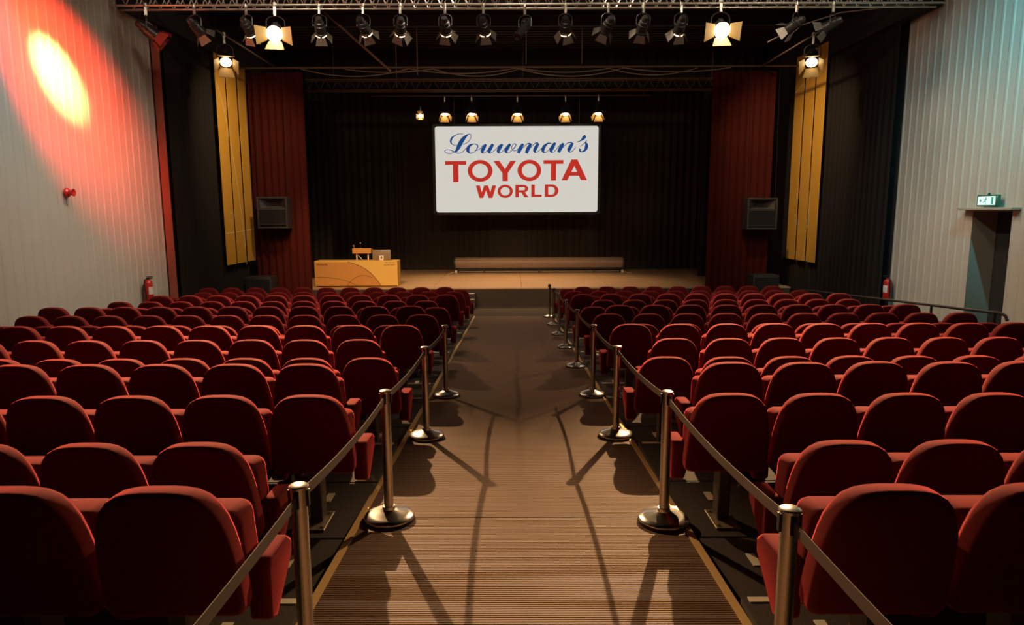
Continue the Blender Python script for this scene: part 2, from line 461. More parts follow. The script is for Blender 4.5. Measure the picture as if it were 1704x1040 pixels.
for k in range(4):
    drape('backdrop_curtain', (max(xs[k], -8.3), 28.35 + 0.1 * (k % 2)), (min(xs[k + 1], 9.1), 28.35 + 0.1 * (k % 2)), SZ + 0.02, 8.2, 0.30, 0.06, M_BACKDROP, bl[k], 10 + k)
drape('black_border', (-8.2, 24.6), (9.1, 24.6), 7.35, 8.6, 0.35, 0.05, M_BLACKDRAPE, 'short black border curtain hanging high across the stage above the lamps', 20)
# black side legs closing the stage wings
drape('wing_curtain', (-8.0, 24.9), (-6.6, 24.9), SZ + 0.02, 8.2, 0.25, 0.05, M_BLACKDRAPE, 'narrow black side curtain in the left stage wing behind the desk', 21)
drape('wing_curtain', (6.9, 24.9), (8.8, 24.9), SZ + 0.02, 8.2, 0.25, 0.05, M_BLACKDRAPE, 'narrow black side curtain in the right stage wing', 22)

# mustard acoustic panels, three strips each side
def wall_strip(x, s, ya, yb, z0, z1, label, lines):
    r = thing('mustard_panel', label, 'wall panel', (x, (ya + yb) / 2, z0), 0, 'mustard panels on the side walls')
    b = new_bm(); box(b, (s * 0.01, 0, (z1 - z0) / 2), (0.02, yb - ya - 0.045, z1 - z0), bevel=0.003, seg=1)
    obj('panel_board', b, M_YELLOW, r)
    for pts in lines:
        b = new_bm()
        cl = [(min(max(y, ya + 0.03), yb - 0.03), z) for y, z in pts]
        for (y1, zz1), (y2, zz2) in zip(cl, cl[1:]):
            dv = Vector((0, y2 - y1, zz2 - zz1)); L = dv.length
            if L < 1e-4: continue
            n = Vector((0, -dv.z, dv.y)).normalized() * 0.014
            c0 = Vector((s * 0.0215, y1 - (ya + yb) / 2, zz1 - z0)); c1 = c0 + dv
            vs = [b.verts.new(v) for v in (c0 - n, c1 - n, c1 + n, c0 + n)]
            ws = [b.verts.new(v.co + Vector((s * 0.002, 0, 0))) for v in vs]
            b.faces.new(vs); b.faces.new(ws[::-1])
            for k in range(4): b.faces.new((vs[k], vs[(k + 1) % 4], ws[(k + 1) % 4], ws[k]))
        obj('pale_line', b, M_LINE, r, smooth=False)
    return r
def arc(p0, p1, p2, n=14):
    o = []
    for i in range(n + 1):
        t = i / n
        o.append(((1 - t) ** 2 * p0[0] + 2 * t * (1 - t) * p1[0] + t * t * p2[0], (1 - t) ** 2 * p0[1] + 2 * t * (1 - t) * p1[1] + t * t * p2[1]))
    return o
def clip(pts, ya, yb): return [p for p in pts if ya - 0.02 <= p[0] <= yb + 0.02]
X0 = WL + 0.34
big = arc((19.3, 6.6), (20.3, 5.0), (20.65, 1.45), 30)
hor = [(19.2 + 0.1 * k, 2.42 + 0.004 * k) for k in range(25)]
for (ya, yb), nm in zip(((19.23, 19.93), (19.99, 20.74), (20.82, 21.50)), ('nearest', 'middle', 'farthest')):
    ls = [q for q in (clip(big, ya, yb), clip(hor, ya, yb)) if len(q) > 1]
    wall_strip(X0, 1, ya * 0.97 + 0.03 * 19, yb * 0.97 + 0.03 * 19, 1.52, 7.36, nm + ' mustard strip of the three tall panels on the left wall', ls)
X1 = WR - 0.34
bigr = arc((21.35, 3.6), (21.25, 2.4), (21.55, 1.5), 20)
horr = [(20.5 + 0.1 * k, 7.35 - 0.028 * k) for k in range(26)]
for (ya, yb), nm in zip(((20.66, 21.34), (21.40, 22.10), (22.17, 22.88)), ('nearest', 'middle', 'farthest')):
    ls = [q for q in (clip(bigr, ya, yb), clip(horr, ya, yb)) if len(q) > 1]
    wall_strip(X1, -1, ya * 0.965, yb * 0.965, 1.47, 7.75, nm + ' mustard strip of the three tall panels on the right wall',
               [[(y * 0.965, z) for y, z in q] for q in ls])

# ------------------------------------------------------------------ seats
def seat_back_mesh():
    bm = new_bm()
    z0, z1 = 0.37, 0.955
    # outline (x, z), counter clockwise from the bottom left
    half = []
    H = z1 - z0
    pts = [(0.24, 0.0), (0.272, 0.010), (0.286, 0.04), (0.288, 0.10), (0.284, 0.20), (0.276, 0.30), (0.264, 0.38), (0.247, 0.45),
           (0.222, 0.505), (0.188, 0.545), (0.145, 0.570), (0.095, 0.581), (0.045, 0.585)]
    out = [(x, z0 + z) for x, z in pts] + [(-x, z0 + z) for x, z in reversed(pts)]
    cx, cz = 0.0, z0 + 0.28
    lean = math.tan(R(11))
    def yoff(z): return (z1 - z) * lean
    layers = [(0.034, -0.002), (0.014, 0.003), (0.004, 0.013), (0.0, 0.030), (0.0, 0.088), (0.008, 0.112), (0.030, 0.126)]
    rings = []
    for ins, y in layers:
        ring = []
        for x, z in out:
            dx, dz = x - cx, z - cz; L = math.hypot(dx, dz)
            k = (L - ins) / L
            xx, zz = cx + dx * k, cz + dz * k
            ring.append(bm.verts.new((xx, y + yoff(zz), zz)))
        rings.append(ring)
    n = len(out)
    for A, B in zip(rings, rings[1:]):
        for k in range(n): bm.faces.new((A[k], A[(k + 1) % n], B[(k + 1) % n], B[k]))
    # rear: a shallow domed panel
    def dome(ring, y, f, sgn):
        prev = ring
        for q, dy in ((0.6, 0.008), (0.25, 0.013)):
            nr = []
            for v in ring:
                x = v.co.x * q; z = cz + (v.co.z - cz) * q
                nr.append(bm.verts.new((x, y + yoff(z) + sgn * dy, z)))
            for k in range(n): bm.faces.new((prev[k], prev[(k + 1) % n], nr[(k + 1) % n], nr[k]))
            prev = nr
        bm.faces.new(prev)
    dome(rings[0], -0.002, 0, -1)
    dome(rings[-1], 0.126, 0, 1)
    return mesh_of(bm, 'backrest', M_VELVET, True, 180)
def cushion_mesh():
    bm = new_bm(); box(bm, (0, 0.335, 0.565), (0.46, 0.20, 0.40), bevel=0.055, seg=4)
    for v in bm.verts:                      # folded cushion leans with the back, thicker at its top front edge
        v.co.y += (0.75 - v.co.z) * 0.16 + 0.02 * math.cos(v.co.x * 5) * (1 if v.co.y > 0.33 else 0)
    return mesh_of(bm, 'seat_cushion', M_VELVET, True, 180)
def armrest_mesh():
    bm = new_bm()
    prism(bm, [(0.25, 0.27), (0.25, 0.50), (0.29, 0.545), (0.50, 0.545), (0.56, 0.50), (0.55, 0.42), (0.33, 0.24)], -0.05, 0.05, 'YZ', bevel=0.022, seg=3)
    return mesh_of(bm, 'armrest', M_VELVET, True, 60)
def pedestal_mesh():
    bm = new_bm()
    box(bm, (0, 0.19, 0.20), (0.085, 0.13, 0.38), bevel=0.008, seg=1)
    box(bm, (0, 0.19, 0.385), (0.50, 0.10, 0.03), bevel=0.005, seg=1)
    return mesh_of(bm, 'pedestal', M_SEATMETAL, True, 30)
def plate_mesh():
    bm = new_bm(); box(bm, (0, 0.15, 0.007), (0.17, 0.30, 0.014), bevel=0.004, seg=1)
    for x in (-0.06, 0.06):
        for y in (0.04, 0.26):
            lathe(bm, [(0.012, 0.0), (0.012, 0.022), (0.0, 0.026)], 6, Matrix.Translation((x, y, 0)))
    return mesh_of(bm, 'foot_plate', M_PLATE, False)
ME_BACK, ME_CUSH, ME_ARM, ME_PED, ME_PLATE = seat_back_mesh(), cushion_mesh(), armrest_mesh(), pedestal_mesh(), plate_mesh()
def make_seat(side):
    r = thing('theatre_seat', 'seat', 'seat', (0, 0, 0), 0, 'red velvet seats of the stalls')
    link('backrest', ME_BACK, r); link('seat_cushion', ME_CUSH, r)
    link('armrest', ME_ARM, r, (side * 0.295, 0, 0))
    p = link('pedestal', ME_PED, r); link('foot_plate', ME_PLATE, p)
    return r
IO, IE, SP = 1.4426, 1.7517, 0.60
F_PX = 1118.0
def in_frame(x, y, z):
    p = R(8.5)
    zc = y * math.cos(p) - (z - EYE) * math.sin(p)
    return zc > 0.3 and abs(F_PX * x / zc) < 852 + F_PX * 0.95 / zc
rnd = random.Random(3)
n_seats = 0
protos = {}
for r in range(1, 18):
    odd = r % 2 == 1
    for side, block in ((1, 'left'), (-1, 'right')):
        cnt = 11 if side == 1 else (10 if odd else 9)
        for k in range(cnt):
            x = AX - side * ((IO if odd else IE) + SP * k)
            y = row_y(r); z = tier_z(tier_of_row(r))
            if not in_frame(x, y, z + 0.8): continue
            lab = 'red velvet theatre seat, %s from the aisle, %s row from the camera, %s block' % (ORD[k + 1], ORD[r], block)
            loc = (x, y + rnd.uniform(-0.012, 0.012), z)
            rz = rnd.uniform(-0.008, 0.008)
            if side not in protos:
                protos[side] = make_seat(side); o = protos[side]; o.location = loc; o['label'] = lab
            else:
                o = dup(protos[side], loc, rz, lab)
            n_seats += 1
print('seats', n_seats)

# ------------------------------------------------------------------ stanchions with belts
def stanchion_meshes():
    b = new_bm(); lathe(b, [(0.172, 0.018), (0.176, 0.030), (0.170, 0.042), (0.13, 0.056), (0.07, 0.075), (0.046, 0.088), (0.042, 0.11), (0.0, 0.11)], 32)
    base = mesh_of(b, 'base', M_STEEL, True, 50)
    b = new_bm(); lathe(b, [(0.0, 0.0), (0.176, 0.0), (0.180, 0.012), (0.176, 0.024), (0.0, 0.024)], 32); ring = mesh_of(b, 'rubber_ring', M_RUBBER)
    b = new_bm(); lathe(b, [(0.0, 0.09), (0.0335, 0.09), (0.0335, 0.86), (0.0, 0.86)], 20); pole = mesh_of(b, 'pole', M_STEEL)
    b = new_bm(); lathe(b, [(0.0, 0.86), (0.036, 0.86), (0.036, 0.935), (0.041, 0.938), (0.041, 0.948), (0.035, 0.952), (0.0, 0.953)], 20); head = mesh_of(b, 'head', M_STEEL)
    b = new_bm()
    for k in range(4):
        a = k * PI / 2 + PI / 4 * 0
        M = Matrix.Rotation(a, 4, 'Z')
        box(b, (0, 0.036, 0.897), (0.022, 0.014, 0.070), M)
    clip_ = mesh_of(b, 'belt_slot', M_BLACKPL, False)
    return base, ring, pole, head, clip_
ST = stanchion_meshes()
def belt(a, c):
    """webbing strap between two heads, local to the first post"""
    a = Vector(a); c = Vector(c); n = 10; b = new_bm(); rows = []
    d = (c - a); side = Vector((-d.y, d.x, 0)).normalized() * 0.0015
    prev = None
    for i in range(n + 1):
        t = i / n
        p = a + d * t - Vector((0, 0, 0.035 * 4 * t * (1 - t)))
        h = Vector((0, 0, 0.024))
        rg = [b.verts.new(p + side - h), b.verts.new(p + side + h), b.verts.new(p - side + h), b.verts.new(p - side - h)]
        if prev:
            for k in range(4): b.faces.new((prev[k], prev[(k + 1) % 4], rg[(k + 1) % 4], rg[k]))
        else: b.faces.new(rg[::-1])
        prev = rg
    b.faces.new(prev)
    return b
left_posts = [(-0.88, 0.45), (-0.885, 2.64), (-0.88, 4.52), (-0.88, 6.63), (-0.872, 8.59)]
right_posts = [(1.04, 0.30), (1.035, 2.37), (1.060, 4.46), (1.06, 6.64), (1.06, 8.59), (1.06, 10.78), (1.06, 12.95), (1.065, 15.0), (1.07, 17.0), (1.07, 19.0)]
for posts, sd in ((left_posts, 'left'), (right_posts, 'right')):
    for i, (x, y) in enumerate(posts):
        if i == 0:
            lab = 'chrome barrier post on the %s of the ramp, right beside the camera' % sd
        else:
            lab = '%s chrome barrier post from the camera, on the %s edge of the ramp' % (['nearest', 'second', 'third', 'fourth', 'fifth', 'sixth', 'seventh', 'eighth', 'ninth'][i - 1], sd)
        z = ramp_z(y)
        t = thing('barrier_post', lab, 'barrier post', (x, y, z), 0, 'chrome belt posts lining the ramp')
        base = link('base', ST[0], t); link('rubber_ring', ST[1], base)
        link('pole', ST[2], t); hd = link('head', ST[3], t); link('belt_slot', ST[4], hd)
        if i > 0:
            px, py = posts[i - 1]
            obj('belt', belt((0, -0.042, 0.895), (px - x, py - y + 0.042, ramp_z(py) - z + 0.895)), M_BELT, t, smooth=False)

# ------------------------------------------------------------------ lighting rig
TY, TZ = 15.2, 7.36
truss = thing('front_truss', 'long silver box truss carrying the row of stage lamps at the top', 'lighting truss', (0, TY, TZ))
LXA, LXB = -8.45, 9.2
for dy, dz in ((-0.15, 0), (0.15, 0), (-0.15, 0.30), (0.15, 0.30)):
    b = new_bm(); tube(b, [(LXA, dy, dz), (LXB, dy, dz)], 0.025, 10); obj('chord', b, M_ALU, truss)
b = new_bm(); tube(b, [(0, 0, 0.0), (0.145, 0, 0.30)], 0.011, 6); D1 = mesh_of(b, 'lacing_bar', M_ALU)
b = new_bm(); tube(b, [(0, 0, 0.30), (0.145, 0, 0.0)], 0.011, 6); D2 = mesh_of(b, 'lacing_bar', M_ALU)
n = int((LXB - LXA) / 0.29)
for k in range(n):
    x = LXA + 0.29 * k
    for dy in (-0.15, 0.15):
        link('lacing_bar', D1, truss, (x, dy, 0)); link('lacing_bar', D2, truss, (x + 0.145, dy, 0))

# lamp kinds ------------------------------------------------------
def flap_mesh(m, w0=0.17, w1=0.26, L=0.17):
    b = new_bm()
    prism(b, [(-w0 / 2, 0), (w0 / 2, 0), (w1 / 2, L), (-w1 / 2, L)], -0.003, 0.003, 'XY')
    return mesh_of(b, 'barn_door', m, False)
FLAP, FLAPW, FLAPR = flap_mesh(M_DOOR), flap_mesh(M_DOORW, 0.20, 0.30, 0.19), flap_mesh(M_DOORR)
def can_mesh(kind):
    b = new_bm()
    if kind == 'profile':
        lathe(b, [(0.0, -0.22), (0.085, -0.21), (0.10, -0.16), (0.10, 0.05), (0.075, 0.09), (0.075, 0.36), (0.088, 0.37), (0.088, 0.42), (0.070, 0.42), (0.070, 0.38), (0.0, 0.38)], 18, axis='Y')
        box(b, (0, -0.06, 0.10), (0.10, 0.16, 0.05), bevel=0.01, seg=1)
        box(b, (0, 0.06, 0), (0.24, 0.02, 0.03))
    else:
        lathe(b, [(0.0, -0.20), (0.060, -0.195), (0.075, -0.16), (0.075, -0.10), (0.092, -0.09), (0.095, -0.02), (0.112, -0.01),
                  (0.115, 0.15), (0.126, 0.155), (0.126, 0.19), (0.105, 0.19), (0.105, 0.165), (0.0, 0.165)], 18, axis='Y')
        for k in range(3):
            lathe(b, [(0.098, -0.08 + 0.03 * k), (0.102, -0.078 + 0.03 * k), (0.102, -0.07 + 0.03 * k), (0.098, -0.068 + 0.03 * k)], 18, axis='Y')
        box(b, (0, -0.02, 0.105), (0.07, 0.12, 0.03), bevel=0.006, seg=1)
    return mesh_of(b, 'lamp_can', M_FIX, True, 40)
CAN_PAR, CAN_PROF = can_mesh('par'), can_mesh('profile')
def yoke_mesh():
    b = new_bm()
    pts = [(0.145, 0, 0.0), (0.145, 0, 0.13)] + [(0.145 * math.cos(a), 0, 0.13 + 0.10 * math.sin(a)) for a in [R(x) for x in range(15, 180, 15)]] + [(-0.145, 0, 0.13), (-0.145, 0, 0.0)]
    tube(b, pts, 0.011, 6)
    for s in (-1, 1): box(b, (s * 0.132, 0, 0), (0.03, 0.035, 0.035), bevel=0.005, seg=1)
    return mesh_of(b, 'yoke', M_FIX)
def clamp_mesh(h=0.16):
    b = new_bm(); box(b, (0, 0, 0.23 + h / 2), (0.045, 0.05, h), bevel=0.005, seg=1)
    lathe(b, [(0.034, 0.23 + h - 0.02), (0.04, 0.23 + h), (0.034, 0.23 + h + 0.05)], 10)
    return mesh_of(b, 'clamp', M_ALU)
YOKE, CLAMP = yoke_mesh(), clamp_mesh()
def lens_mesh(rad, m):
    b = new_bm(); lathe(b, [(0.0, 0.01), (rad * 0.6, 0.006), (rad, 0.0), (rad, -0.01), (0.0, -0.01)], 20, axis='Y'); return mesh_of(b, 'lens', m)
LENS = {'key': lens_mesh(0.124, M_LENSK), 'flood': lens_mesh(0.105, M_LENSF), 'par': lens_mesh(0.103, M_LENSP), 'off': lens_mesh(0.068, M_LENSOFF), 'back': lens_mesh(0.103, M_LENSB), 'parof': lens_mesh(0.103, M_LENSOFF)}
def glint_mesh():
    b = new_bm()                 # lamp glints put in as emissive strips behind the flap frame, two short arcs
    for a0, a1 in ((200, 262), (285, 345), (20, 40)):
        n = 7
        A = [b.verts.new((0.112 * math.cos(R(a0 + (a1 - a0) * k / n)), 0.194, 0.112 * math.sin(R(a0 + (a1 - a0) * k / n)))) for k in range(n + 1)]
        B = [b.verts.new((0.118 * math.cos(R(a0 + (a1 - a0) * k / n)), 0.216, 0.118 * math.sin(R(a0 + (a1 - a0) * k / n)))) for k in range(n + 1)]
        for k in range(n): b.faces.new((A[k], A[k + 1], B[k + 1], B[k]))
    return mesh_of(b, 'glint_arc', M_GLINT, False)
GLINT = glint_mesh()
def fixture(name, loc, target, kind, label, group, flap=None, lens='par', scale=1.0, open_=(32, 32, 32, 32), roll=0.0, pan=None):
    """loc is the pivot of the yoke"""
    d = (Vector(target) - Vector(loc)).normalized()
    rz = math.atan2(-d.x, d.y)
    t = thing(name, label, 'stage light', loc, rz, group)
    t.scale = (scale,) * 3
    link('clamp', CLAMP, t); link('yoke', YOKE, t)
    can = link('lamp_can', CAN_PROF if kind == 'profile' else CAN_PAR, t)
    can.rotation_euler = (math.asin(max(-1, min(1, d.z))), roll, 0)
    link('lens', LENS[lens], can, (0, 0.385 if kind == 'profile' else (0.200 if lens == 'key' else 0.178), 0))
    if lens == 'par':
        link('glint_arc', GLINT, can)['kind'] = 'stuff'
    if kind != 'profile':
        for k, ang in enumerate(open_):     # top, right, bottom, left flaps hinged on the front ring
            if ang is None: continue
            f = link('barn_door', flap or FLAP, can)
            Rk = Matrix.Rotation(-k * PI / 2, 4, 'Y')
            f.matrix_local = Rk @ Matrix.Translation((0, 0.21 if lens == 'par' else 0.19, 0.118)) @ Matrix.Rotation(R(ang), 4, 'X')
    return t, d
G1 = 'stage lamps on the front truss'
PZ = TZ - 0.42
# (x, kind, target, lens)
pars = [(-6.72, (-5.6, 22.0, 0.5)), (-5.62, (-3.0, 23.0, 0.6)), (-4.07, (-5.0, 22.0, 0.8)), (-3.14, (-2.6, 24.0, 0.6)), (-2.35, (-1.3, 23.5, 0.6)), (-1.40, (0.2, 23.5, 0.6)),
        (-0.58, (0.6, 24, 0.6)), (1.16, (0.2, 23.5, 0.6)), (2.07, (1.2, 24.0, 0.6)), (2.82, (2.6, 23.8, 0.6)), (3.62, (2.4, 23.5, 0.6)), (6.07, (2.0, 19.5, 4.2)), (6.85, (2.6, 19.3, 4.2))]
pos_words = ['hanging above the black curtain left of the mustard panels', 'hanging just left of the glowing left flood lamp', 'hanging just right of the glowing left flood lamp',
             'third truss lamp left of the screen', 'hanging above the left end of the screen', 'hanging above the word script of the screen', 'left neighbour of the long profile spot', 'right neighbour of the long profile spot',
             'second to the right of the long profile spot', 'third to the right of the long profile spot', 'hanging just left of the dazzling right flood lamp', 'first to the right of the dazzling right flood lamp', 'rightmost on the truss near the black curtain']
for i, (x, tg) in enumerate(pars):
    on = i not in (0, 8, 9, 11, 12)
    t, d = fixture('par_lamp', (x, TY - 0.15, PZ), tg, 'par', 'black par lamp with barn doors, ' + pos_words[i], G1, lens='par' if on else 'parof',
                   open_=(30 + 5 * (i % 3), 40, 25, 35), roll=R((i * 37) % 50 - 25))
    if on:
        p = Vector((x, TY - 0.15, PZ)) + d * 0.20
        spot('par_beam', p, tg, 560 if i != 2 else 2300, WARM, 42, 0.7, 0.09)
t, d = fixture('profile_spot', (0.30, TY - 0.15, PZ - 0.04), (-1.1, 12.6, 4.6), 'profile', 'long black profile spot tilted down, in the middle of the front truss', G1, lens='off', scale=1.05)
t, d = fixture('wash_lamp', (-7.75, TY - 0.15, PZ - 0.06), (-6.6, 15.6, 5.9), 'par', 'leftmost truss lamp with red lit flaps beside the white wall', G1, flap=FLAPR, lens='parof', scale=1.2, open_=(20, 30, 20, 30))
KEYS = [((-5.01, TY - 0.15, 6.84), (-3.1, 3.8, 0.8), 'glowing warm flood lamp with open flaps, left of the screen on the front truss'),
        ((4.46, TY - 0.15, 6.88), (3.2, 3.8, 0.8), 'dazzling warm flood lamp with open flaps, right of the screen on the front truss')]
KEYP = 15500
for loc, tg, lab in KEYS:
    t, d = fixture('flood_lamp', loc, tg, 'par', lab, 'lit flood lamps facing the seats', flap=FLAPW, lens='key', scale=1.3, open_=(None, 58, 25, 58))
    spot('key_beam', Vector(loc) + d * 0.28, tg, KEYP, WARM, 47, 1.0, 0.045)
# two lamps farther in, low over the red curtains, lighting the side seats
FL = [((-7.12, 17.5, 6.86), (-4.6, 12.0, 0.8), 'lit lamp with yellow-lit flaps hanging in front of the left mustard panels'),
      ((7.51, 17.5, 6.80), (4.9, 12.0, 0.8), 'lit lamp with yellow-lit flaps hanging in front of the right mustard panels')]
for loc, tg, lab in FL:
    t, d = fixture('flood_lamp', loc, tg, 'par', lab, 'lit flood lamps facing the seats', flap=FLAPW, lens='flood', scale=1.3, open_=(40, 30, 30, 30))
    spot('fill_beam', Vector(loc) + d * 0.28, tg, 2200, WARM, 60, 0.9, 0.06)
    s = 1 if loc[0] > 0 else -1
    b = new_bm(); tube(b, [(0, -0.4, 0.46 / 1.0), (0, 3.5, 0.43)], 0.025, 8)
    hb = tag(obj('hanging_bar', b, M_PIPE, None, (loc[0], 17.5, loc[2] + 0.06)), 'short dark steel bar above the lamp by the %s mustard panels' % ('left' if s < 0 else 'right'), 'pipe')
# six small lamps over the screen
BACK = [(-3.37, 6.57, False), (-2.47, 6.79, True), (-1.47, 6.79, True), (0.23, 6.78, True), (2.02, 6.78, True), (3.24, 6.79, True)]
for i, (x, z, full) in enumerate(BACK):
    tg = (x * 0.8, 23.4, 0.6) if full else (-3.0, 8.0, 1.0)
    t, d = fixture('back_lamp', (x, 25.8, z), tg, 'par', ['small bright lamp lowest and leftmost above the screen'] [0] if i == 0 else
                   'small glowing lamp above the screen, %s of the five level ones from the left' % ORD[i], 'small lamps above the screen', flap=FLAPW, lens='back',
                   scale=1.15 if full else 0.7, open_=(55, 25, 18, 25))
    spot('back_beam', Vector((x, 25.8, z)) + d * 0.26, tg, 420 if full else 60, (1.0, 0.60, 0.27), 70, 0.8, 0.08)
b = new_bm(); tube(b, [(-5.2, 0, 0), (5.2, 0, 0)], 0.025, 8)
for hx in (-4.9, 4.9): tube(b, [(hx, 0, 0), (hx, 0, 8.64 - 7.27)], 0.012, 6)
tag(obj('lamp_bar', b, M_PIPE, None, (0, 25.8, 7.27)), 'dark horizontal pipe holding the small lamps above the screen', 'pipe')
# rear truss over the stage front, two pipes and sagging cables
tr2 = thing('rear_truss', 'dark unlit box truss crossing over the stage behind the cable pipe', 'lighting truss', (0, 23.5, 7.06))
for dy, dz in ((-0.15, 0), (0.15, 0), (-0.15, 0.34), (0.15, 0.34)):
    b = new_bm(); tube(b, [(-6.9, dy, dz), (7.7, dy, dz)], 0.024, 8); obj('chord', b, M_PIPE, tr2)
b = new_bm(); tube(b, [(0, 0, 0.0), (0.2, 0, 0.34)], 0.010, 5); D1 = mesh_of(b, 'lacing_bar', M_PIPE)
b = new_bm(); tube(b, [(0, 0, 0.34), (0.2, 0, 0.0)], 0.010, 5); D2 = mesh_of(b, 'lacing_bar', M_PIPE)
for hx in (-6.0, 0.4, 6.8):
    b = new_bm(); tube(b, [(hx, 0.15, 0.34), (hx, 0.15, CEIL - 0.060 - 7.06)], 0.012, 6); obj('suspension_rod', b, M_PIPE, tr2)
for k in range(36):
    link('lacing_bar', D1, tr2, (-6.8 + 0.4 * k, -0.15, 0)); link('lacing_bar', D2, tr2, (-6.6 + 0.4 * k, -0.15, 0))
b = new_bm(); tube(b, [(-8.3, 0, 0), (8.9, 0, 0)], 0.030, 8)
tag(obj('curtain_pipe', b, M_PIPE, None, (0, 21.0, 7.30)), 'long horizontal pipe above both red curtains', 'pipe')
def sag(x0, x1, z, drops, y):
    pts = []
    for i in range(61):
        t = i / 60
        seg = t * len(drops); k = min(int(seg), len(drops) - 1); u = seg - k
        pts.append((x0 + (x1 - x0) * t, y + 0.02 * math.sin(9 * t), z - drops[k] * 4 * u * (1 - u)))
    return pts
for j, (x0, x1, z, dr, lab) in enumerate(((-6.3, 6.6, 7.265, (0.22, 0.15, 0.24, 0.12), 'upper grey cable sagging in loops below the long pipe'),
                                          (-5.0, 5.6, 7.265, (0.10, 0.22, 0.12, 0.20), 'lower grey cable sagging in loops below the long pipe'))):
    b = new_bm(); tube(b, sag(x0, x1, z, dr, 20.985 + 0.045 * j), 0.016, 6); tag(obj('cable', b, M_CABLE), lab, 'cable')
for j, (a, c, rr, lab) in enumerate((((-5.26, 20.0, 8.6), (-3.44, 20.0, 7.0), 0.035, 'diagonal steel brace pipe left of the screen under the roof'),
                                    ((-2.75, 20.6, 8.65), (-2.75, 20.6, 7.0), 0.016, 'thin vertical hanger rod, nearest right of the diagonal brace'),
                                    ((0.45, 20.8, 8.65), (0.45, 20.8, 7.35), 0.014, 'thin vertical hanger rod near the middle of the cable pipe'),
                                    ((2.10, 20.8, 8.65), (2.10, 20.8, 7.35), 0.014, 'thin vertical hanger rod right of the middle of the cable pipe'),
                                    ((-3.60, 22.0, 8.65), (-3.60, 22.0, 6.9), 0.014, 'thin vertical hanger rod crossing the foot of the diagonal brace'))):
    b = new_bm(); tube(b, [a, c], rr, 8); tag(obj('hanger_rod' if j else 'brace_pipe', b, M_PIPE), lab, 'pipe')
b = new_bm(); tube(b, [(6.3, 17.3, 7.1), (7.0, 17.2, 7.45), (7.9, 17.0, 7.7), (8.9, 16.6, 7.72), (9.2, 16.3, 7.70)], 0.016, 6)
tag(obj('cable', b, M_CABLE), 'pale cable arching from the truss end to the top of the right white wall', 'cable')

# ------------------------------------------------------------------ screen and lettering
SCR_Y = 26.5
SX0, SX1, SZ0, SZ1 = -2.93, 3.345, 3.0, 6.25
scr = thing('projection_screen', 'large white lit screen with blue and red lettering hanging over the stage', 'screen', ((SX0 + SX1) / 2, SCR_Y, SZ0))
WS, HS = SX1 - SX0, SZ1 - SZ0
def rrect(w_, h_, r_, z0=0.0, n=6):
    o = []
    for cx, cz, a0 in ((w_ / 2 - r_, z0 + r_, -90), (w_ / 2 - r_, z0 + h_ - r_, 0), (-w_ / 2 + r_, z0 + h_ - r_, 90), (-w_ / 2 + r_, z0 + r_, 180)):
        for k in range(n + 1):
            a = R(a0 + 90 * k / n); o.append((cx + r_ * math.cos(a), cz + r_ * math.sin(a)))
    return o
b = new_bm(); prism(b, rrect(WS, HS, 0.09), 0.0, 0.02, 'XZ'); obj('screen_cloth', b, M_SCREEN, scr, smooth=False)
b = new_bm(); prism(b, rrect(WS + 0.22, HS + 0.2, 0.12, -0.1), 0.022, 0.06, 'XZ'); obj('screen_frame', b, M_BLACKPL, scr, smooth=False)
for s in (-1, 1):
    b = new_bm(); tube(b, [(s * 2.4, 0.04, HS + 0.08), (s * 2.4, 0.04, 8.6 - SZ0)], 0.01, 5); obj('suspension_wire', b, M_PIPE, scr)
def px2(x, y):          # picture on the screen: its own 270 x 143 grid
    return ((x - 725) / 270 * WS - WS / 2, (353 - y) / 143 * HS)
def catmull(pts, n=6):
    P = [pts[0]] + list(pts) + [pts[-1]]; o = []
    for i in range(1, len(P) - 2):
        for k in range(n):
            t = k / n
            o.append(tuple(0.5 * (2 * P[i][j] + (P[i + 1][j] - P[i - 1][j]) * t + (2 * P[i - 1][j] - 5 * P[i][j] + 4 * P[i + 1][j] - P[i + 2][j]) * t * t
                                  + (-P[i - 1][j] + 3 * P[i][j] - 3 * P[i + 1][j] + P[i + 2][j]) * t ** 3) for j in range(3)))
    o.append(tuple(P[-1])); return o
def stroke(bm, pts, y=-0.004):
    c = catmull(pts)
    prev = None
    for i, (x, yy, wd) in enumerate(c):
        a = c[max(i - 1, 0)]; d = c[min(i + 1, len(c) - 1)]
        dx, dy = d[0] - a[0], d[1] - a[1]; L = math.hypot(dx, dy) or 1
        nx, ny = -dy / L * wd / 2, dx / L * wd / 2
        pr = []
        for s in (1, -1):
            u, v = px2(x + s * nx, yy + s * ny); pr.append(bm.verts.new((u, y, v)))
        if prev: bm.faces.new((prev[0], prev[1], pr[1], pr[0]))
        prev = pr
K = 12.171
def tr(pts, x0): return [(x0 + x / K, 205 + y / K, max(wd * 1.3 / K, 1.0)) for x, y, wd in pts]
A_, B_ = 730, 850
